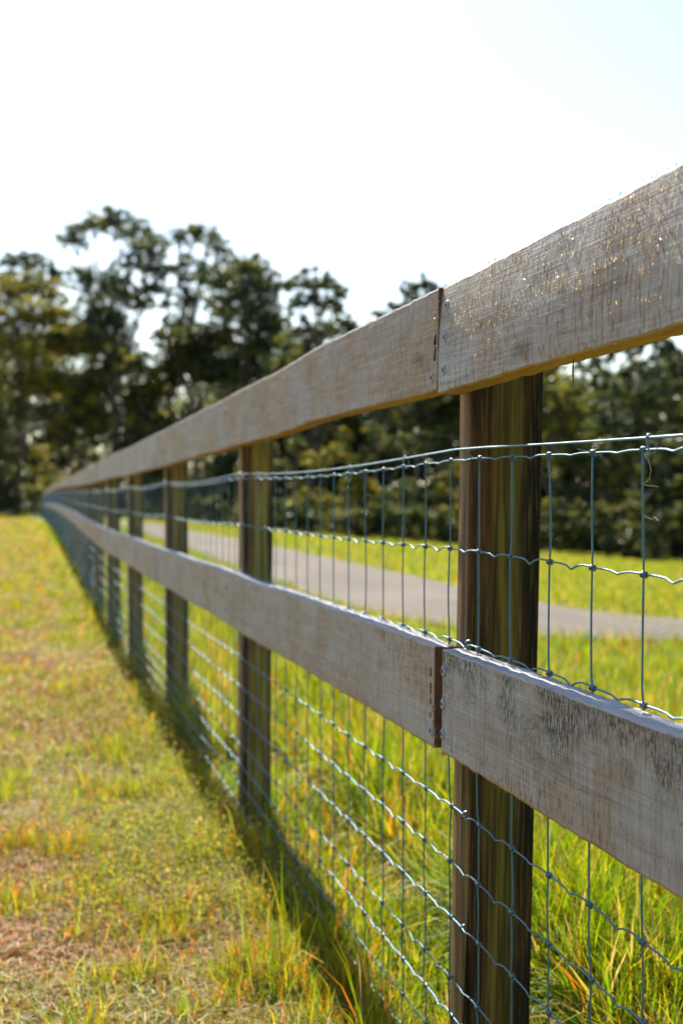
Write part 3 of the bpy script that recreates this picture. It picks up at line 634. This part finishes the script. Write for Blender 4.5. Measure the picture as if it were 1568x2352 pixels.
def tree(name, px, Yd, subs, label, cat='tree', group=None, cols=(DG, OG, BG), seed=0, leaf=.21, trunk_px=9, dens=1.0, base_px=None, forks=3, clump_r=.5):
    """subs: list of (bearing px, elevation px, radius px) of the leafy sub-crowns, all at distance about Yd"""
    rg_ = np.random.default_rng(seed); u = Yd/F; w0 = W(base_px if base_px is not None else px, 1200, Yd); base = np.array([w0[0], w0[1], float(T(w0[0], w0[1]))-.1])
    root = empty(name, tuple(base), label, cat, group); C, cr = [], []; b = MB(); tops = []
    sub3 = []
    for (sx, sy, sr) in subs: 
        dep = rg_.uniform(-1, 1)*min(2.5*sr*u, 4.0); c = np.array(W(sx, sy, Yd+dep)); sub3.append((c, sr*u))
    cent = np.mean([c for c, _ in sub3], 0); zmin = min(c[2]-r_ for c, r_ in sub3); zmax = max(c[2] for c, _ in sub3)
    tr_ = trunk_px*u/2; fork_z = base[2]+(zmin-base[2])*.55+ (zmax-base[2])*.12
    top = np.array([base[0]*.35+cent[0]*.65, base[1]*.35+cent[1]*.65, fork_z+(zmax-fork_z)*.55])
    kz = np.linspace(0, 1, 10); axis_ = base[None]*(1-kz)[:, None]+top[None]*kz[:, None]; wob = np.stack([np.sin(kz*5+seed)*.25, np.cos(kz*4+seed)*.25, kz*0], 1)*min(1, (top[2]-base[2])/8); axis_ += wob*kz[:, None]
    b.tube(axis_, tr_*(1-.72*kz), 9)
    for c, r_ in sub3:
        j = int(np.clip((c[2]-base[2])*.62/(top[2]-base[2])*9, 2, 9)); a = axis_[j]; mid = (a+c)/2+np.array([0, 0, -.15*np.linalg.norm(c-a)*.4])+rg_.normal(0, .15, 3)
        b.tube([a, a*.55+mid*.45, mid, (mid+c)/2+[0, 0, .1], c], tr_*np.array([.42, .36, .28, .2, .1]), 6)
        for q in range(5):
            e = c+rg_.normal(0, 1, 3)*r_*.5; b.tube([mid*.3+c*.7, (c+e)/2, e], tr_*np.array([.14, .1, .05])+.01, 4)
        r_ = r_*(1.32 if name == 'gum_tree' else 1.2); n = int(max(18, 62*dens*(r_/1.6)**1.3)); d = rg_.normal(0, 1, (n, 3)); d[:, 2] = np.abs(d[:, 2])*1.2-.7; d /= np.linalg.norm(d, axis=1)[:, None]
        cc = c+d*(r_*rg_.random(n)**.5)[:, None]*np.array([1, 1, .85]); C.append(cc); cr.append(r_*rg_.uniform(.14, .30, n)*clump_r*2)
    C = np.concatenate(C); cr = np.concatenate(cr)
    V, c_ = leaves(C, cr, 48, leaf, rg_, .62, cols); b.build('trunk', [M_BARK], root, tuple(base)); quads('crown', V, c_, M_LEAF, root, tuple(base))
    return root
def blobs(rng, x0, x1, y0, y1, n, r0, r1): return [(rng.uniform(x0, x1), rng.uniform(y0, y1), rng.uniform(r0, r1)) for _ in range(n)]
q = random.Random(4)
GA = 'tall gum trees at the far end of the paddock'
tree('gum_tree', 262, 108, [(170, 548, 34), (215, 520, 34), (262, 512, 36), (310, 540, 38), (345, 575, 40), (365, 622, 34), (300, 610, 34), (345, 660, 30), (190, 640, 34), (235, 655, 40), (275, 680, 40), (225, 715, 44), (265, 745, 50), (232, 790, 42), (285, 810, 40), (250, 850, 38), (205, 760, 30), (330, 700, 24)],
     'tallest spreading gum with a domed crown rising above the far left wood', group=GA, cols=(DG, BG, OG, DG), seed=1, trunk_px=20, base_px=266)
tree('gum_tree', 440, 104, [(415, 548, 24), (445, 540, 30), (480, 545, 28), (505, 575, 28), (530, 600, 26), (430, 600, 22), (470, 625, 28), (420, 680, 26), (455, 690, 30), (395, 745, 24), (440, 640, 22), (385, 700, 20), (410, 620, 20), (440, 740, 28), (370, 770, 18)], 'thin airy gum with sky showing through, right of the tallest gum', group=GA, cols=(DG, BG, OG), seed=2, trunk_px=13, base_px=372, dens=.75)
tree('gum_tree', 545, 96, [(500, 650, 40), (555, 625, 34), (590, 620, 34), (620, 660, 34), (560, 680, 48), (510, 710, 44), (610, 720, 46), (560, 750, 50), (500, 780, 40), (620, 790, 40), (560, 830, 46), (640, 750, 26), (510, 860, 40), (600, 880, 40)], 'broad dense dark gum in the middle of the far wood', group=GA, cols=(DG, DG, OG), seed=3, trunk_px=15, base_px=560, dens=1.1)
tree('gum_tree', 720, 84, [(680, 655, 28), (715, 645, 28), (750, 655, 28), (778, 675, 20), (725, 690, 30), (690, 700, 26), (760, 715, 26), (700, 760, 30), (740, 770, 28), (670, 800, 26), (790, 740, 22), (815, 755, 18)], 'flat topped gum just left of the middle, its crown above the top rail', group=GA, cols=(DG, OG, BG), seed=4, trunk_px=11, base_px=716)
tree('gum_tree', 970, 78, [(940, 668, 22), (975, 656, 24), (1000, 668, 20), (950, 700, 24), (910, 712, 22), (870, 730, 22), (980, 720, 26), (920, 760, 26)], 'small gum crown poking over the top rail beside the board joint', group=GA, cols=(DG, BG), seed=5, trunk_px=9, base_px=960)
tree('gum_tree', 60, 112, [(25, 608, 28), (62, 598, 26), (95, 610, 26), (122, 628, 22), (20, 650, 34), (80, 650, 30)], 'grey topped gum at the far left edge behind a yellower tree', group=GA, cols=(DG, BG), seed=6, trunk_px=14, base_px=40, dens=.8)
tree('gum_tree', 70, 106, [(20, 670, 40), (75, 665, 42), (115, 680, 36), (40, 730, 46), (100, 735, 44), (140, 720, 30), (20, 800, 46), (85, 810, 48), (140, 790, 36), (50, 880, 46), (120, 880, 44)], 'yellow green rounded gum near the left edge of the picture', group=GA, cols=(YG, OG, OG, YG), seed=7, trunk_px=14, base_px=30)
tree('gum_tree', 170, 104, blobs(q, 130, 215, 760, 1010, 14, 30, 44), 'olive gum filling the space left of the tallest gum trunk', group=GA, cols=(OG, YG, DG), seed=8, trunk_px=12, base_px=160)
tree('gum_tree', 360, 100, blobs(q, 300, 410, 800, 1010, 15, 30, 44), 'low olive gum under the gap right of the tallest gum', group=GA, cols=(OG, DG, YG), seed=9, trunk_px=12, base_px=350)
tree('gum_tree', 450, 98, blobs(q, 395, 490, 760, 970, 14, 30, 44), 'bushy gum below the thin airy gum', group=GA, cols=(DG, OG), seed=10, trunk_px=12, base_px=455)
tree('gum_tree', 700, 80, blobs(q, 640, 790, 800, 940, 13, 32, 46), 'dense gum behind the second board of the top rail', group=GA, cols=(DG, OG), seed=11, trunk_px=10)
tree('gum_tree', 850, 78, blobs(q, 800, 960, 770, 900, 13, 30, 44), 'dark gum hidden mostly behind the top rail left of the near post', group=GA, cols=(DG, BG), seed=12, trunk_px=10)
GR = 'gum trees beyond the gravel drive'
tree('gum_tree', 1450, 66, [(1345, 838, 26), (1390, 812, 32), (1440, 790, 34), (1480, 782, 32), (1515, 800, 30), (1470, 850, 40), (1530, 850, 36), (1375, 880, 34), (1555, 822, 26), (1430, 910, 44), (1490, 930, 50), (1545, 950, 40), (1400, 980, 46), (1470, 1010, 50), (1540, 1040, 46)], 'broad gum right of the near post, its crown just under the top rail', group=GR, cols=(DG, BG, OG), seed=13, trunk_px=12)
tree('gum_tree', 1280, 62, [(1250, 865, 28), (1230, 900, 30), (1265, 925, 36), (1320, 900, 28), (1240, 965, 40), (1300, 950, 30), (1280, 1000, 44), (1330, 1020, 40), (1240, 1050, 44)], 'yellowish gum immediately right of the near post', group=GR, cols=(YG, OG, OG), seed=14, trunk_px=9)
tree('gum_tree', 1600, 68, [(1570, 860, 40), (1620, 840, 50), (1660, 900, 60), (1600, 940, 50), (1580, 1010, 50), (1660, 1020, 60)], 'gum cut off by the right edge of the picture', group=GR, cols=(DG, OG), seed=15, trunk_px=12)
tree('gum_tree', 1180, 70, blobs(q, 1120, 1250, 800, 960, 10, 34, 50), 'gum hidden behind the near post', group=GR, cols=(DG, BG), seed=16, trunk_px=10)
tree('gum_tree', 1010, 72, blobs(q, 940, 1080, 850, 980, 12, 30, 46), 'dark gum seen under the top rail left of the near post', group=GR, cols=(DG, OG), seed=17, trunk_px=10)
tree('gum_tree', 1780, 70, blobs(q, 1700, 1880, 780, 1050, 14, 46, 70), 'gum standing beyond the right edge of the picture', group=GR, cols=(DG, OG), seed=18, trunk_px=12)
tree('gum_tree', -120, 110, blobs(q, -220, -30, 600, 1000, 18, 46, 60), 'gum standing beyond the left edge of the picture', group=GA, cols=(DG, OG), seed=19, trunk_px=14)
# bushes along the wood's foot
def bush(px, top, Yd, wd, cols, label, seed, dens=1.0, leaf=.15):
    rg_ = np.random.default_rng(seed); u = Yd/F; w0 = W(px, 1200, Yd); gz = float(T(w0[0], w0[1])); by = HZ-(gz-CAMH)/u
    n = int(5+wd/14); subs = []
    for i in range(n):
        x = px+rg_.uniform(-.5, .5)*wd; t = rg_.random(); y = top+(by-25-top)*t*.95+16; subs.append((x*(1-.25*(1-t))+px*.25*(1-t), y, rg_.uniform(.16, .26)*wd*(.7+.4*t)+6))
    return tree('bush', px, Yd, subs, label, 'bush', 'bushes along the foot of the wood', cols, seed, leaf, 4, dens, None)
BL = [(20, 900, 104, 110, (OG, DG), 'olive bush at the left edge under the yellow green gum'), (110, 930, 103, 110, (OG, YG), 'yellowish bush second from the left along the wood'), (200, 960, 102, 90, (DG, OG), 'dark bush left of the tallest gum trunk'),
      (320, 940, 98, 110, (DG, DG), 'dark bush right of the tallest gum trunk'), (410, 930, 92, 110, (DG, OG), 'bush above the third post from the camera'), (500, 950, 84, 120, (DG, BG), 'dark bush left of the second post'),
      (665, 1000, 62, 80, (DG, OG), 'shadowy bush immediately right of the second post'), (730, 985, 60, 110, (YG, YG, OG), 'bright yellow green bush between the second and near posts'), (815, 960, 62, 110, (YG, OG, DG), 'speckled yellow and dark bush in the middle of the wide bay'),
      (900, 1000, 64, 110, (BG, OG), 'grey green bush in the right half of the wide bay'), (980, 960, 66, 110, (DG, OG, DG), 'dark bush just left of the near post'), (1040, 1010, 58, 70, (YG, OG), 'golden bush touching the left side of the near post'),
      (1130, 1000, 60, 120, (DG, OG), 'bush hidden behind the near post'), (1255, 1010, 58, 90, (OG, BG, YG), 'olive bush immediately right of the near post'), (1330, 1000, 60, 100, (DG, OG), 'dark bush right of the near post under the wire'),
      (1410, 985, 62, 120, (OG, YG, DG), 'yellow tipped bush below the broad right gum'), (1500, 1000, 60, 120, (DG, DG, OG), 'dark bush second from the right edge'), (1590, 990, 58, 120, (OG, DG), 'bush cut by the right edge of the picture'), (1700, 980, 60, 140, (OG, DG), 'bush beyond the right edge'), (600, 970, 74, 110, (DG, OG), 'bush hidden behind the second post')]
for i, (px, tp, Yd, wd, cl, lb) in enumerate(BL): bush(px, tp, Yd, wd, cl, lb, 40+i, 1.0)
# small dark shrubs right at the edge of the grass
SH = []
for i, (px, tp, Yd, wd) in enumerate([(15, 1090, 101, 80), (75, 1105, 108, 60), (470, 1130, 68, 70), (690, 1150, 56, 90), (790, 1165, 54, 80), (870, 1150, 54, 100), (960, 1155, 55, 90), (1030, 1170, 53, 60), (1260, 1150, 53, 80), (1340, 1140, 54, 100), (1430, 1150, 53, 110), (1520, 1160, 52, 110), (1610, 1160, 52, 120)]):
    where = ['at the far left edge', 'by the end of the fence', 'between the second and third posts', 'first right of the second post', 'second right of the second post', 'in the middle of the wide bay', 'fourth right of the second post', 'against the left side of the near post', 'against the right side of the near post', 'second right of the near post', 'third right of the near post', 'second from the right edge', 'at the right edge'][i]
    o = bush(px, tp, Yd, wd, (DG, OG) if i not in (1, 4) else (GREY, OG), 'low shrub at the grass edge '+where, 80+i, 1.2); o.name = 'shrub'; o['category'] = 'shrub'; o['group'] = 'low shrubs where the grass meets the wood'
# pale leaning log at the far end
p = np.array(W(12, 1176, 100)); q2 = np.array(W(74, 1158, 100)); b = MB(); b.tube([p, (p+q2)/2+[0, 0, -.05], q2], [.10, .13, .11], 8)
tag(b.build('fallen_log', [plain('pale_dead_timber', (.34, .32, .30))], None, tuple(p)), 'pale grey leaning log at the foot of the far wood, left of the fence end', 'log')
# the wood behind, one dark mass
rg = np.random.default_rng(99); C, cr = [], []
for i in range(2600):
    px = rg.uniform(-420, 2050); t = rg.random()
    Yd = (128 if px < 420 else np.interp(px, [420, 640, 2100], [120, 84, 86]))+rg.uniform(0, 10); top = np.interp(px, [-420, 0, 150, 330, 420, 640, 850, 1100, 1300, 1568, 2050], [700, 720, 760, 850, 780, 740, 780, 800, 860, 825, 800])+rg.uniform(-20, 60)
    w0 = W(px, top+(np.interp(px, [0, 420, 640, 1240, 1568], [1190, 1222, 1250, 1282, 1312])-top)*t**.8, Yd); C.append(w0); cr.append(rg.uniform(.9, 1.7)*Yd/100)
V, c_ = leaves(np.array(C), np.array(cr), 80, .5, rg, .8, (DG, DG, OG, (.02, .028, .012))); o = quads('wood', V, c_, M_LEAF, None); tag(o, 'dark mass of the wood behind the gums and bushes', 'wood', kind='stuff')

# ------------------------------------------------------------------ light, camera
EL, AZ = R(39), R(2.0)
sv = Vector((math.sin(AZ)*math.cos(EL), math.cos(AZ)*math.cos(EL), math.sin(EL)))
sl = bpy.data.lights.new('sun', 'SUN'); sl.energy = 4.6; sl.angle = R(.53); sl.color = (1, .93, .82)
so = bpy.data.objects.new('sun', sl); COL.objects.link(so); so.rotation_euler = (-sv).to_track_quat('-Z', 'Y').to_euler(); so.location = (0, 0, 30)
wd = bpy.data.worlds.new('World'); S.world = wd; wd.use_nodes = True; nt = wd.node_tree; nt.nodes.clear()
sky = nt.nodes.new('ShaderNodeTexSky'); sky.sky_type = 'NISHITA'; sky.sun_disc = False; sky.sun_elevation = EL; sky.sun_rotation = AZ; sky.air_density = 1.0; sky.dust_density = .5; sky.ozone_density = 1.2
bg = nt.nodes.new('ShaderNodeBackground'); bg.inputs[1].default_value = .055; ow = nt.nodes.new('ShaderNodeOutputWorld'); nt.links.new(sky.outputs[0], bg.inputs[0]); nt.links.new(bg.outputs[0], ow.inputs[0])
cam = bpy.data.cameras.new('camera'); co = bpy.data.objects.new('camera', cam); COL.objects.link(co); S.camera = co
cam.sensor_fit = 'VERTICAL'; cam.sensor_height = 36; cam.lens = 36*F/2352; cam.clip_start = .05; cam.clip_end = 5000
co.location = (0, 0, CAMH); co.rotation_euler = (R(90)-math.atan(30/F), 0, -TH)
cam.dof.use_dof = True; cam.dof.focus_distance = 2.0; cam.dof.aperture_fstop = 6.0
vs = S.view_settings; vs.view_transform = 'Standard'; vs.look = 'None'; vs.gamma = 1; vs.exposure = 1.75
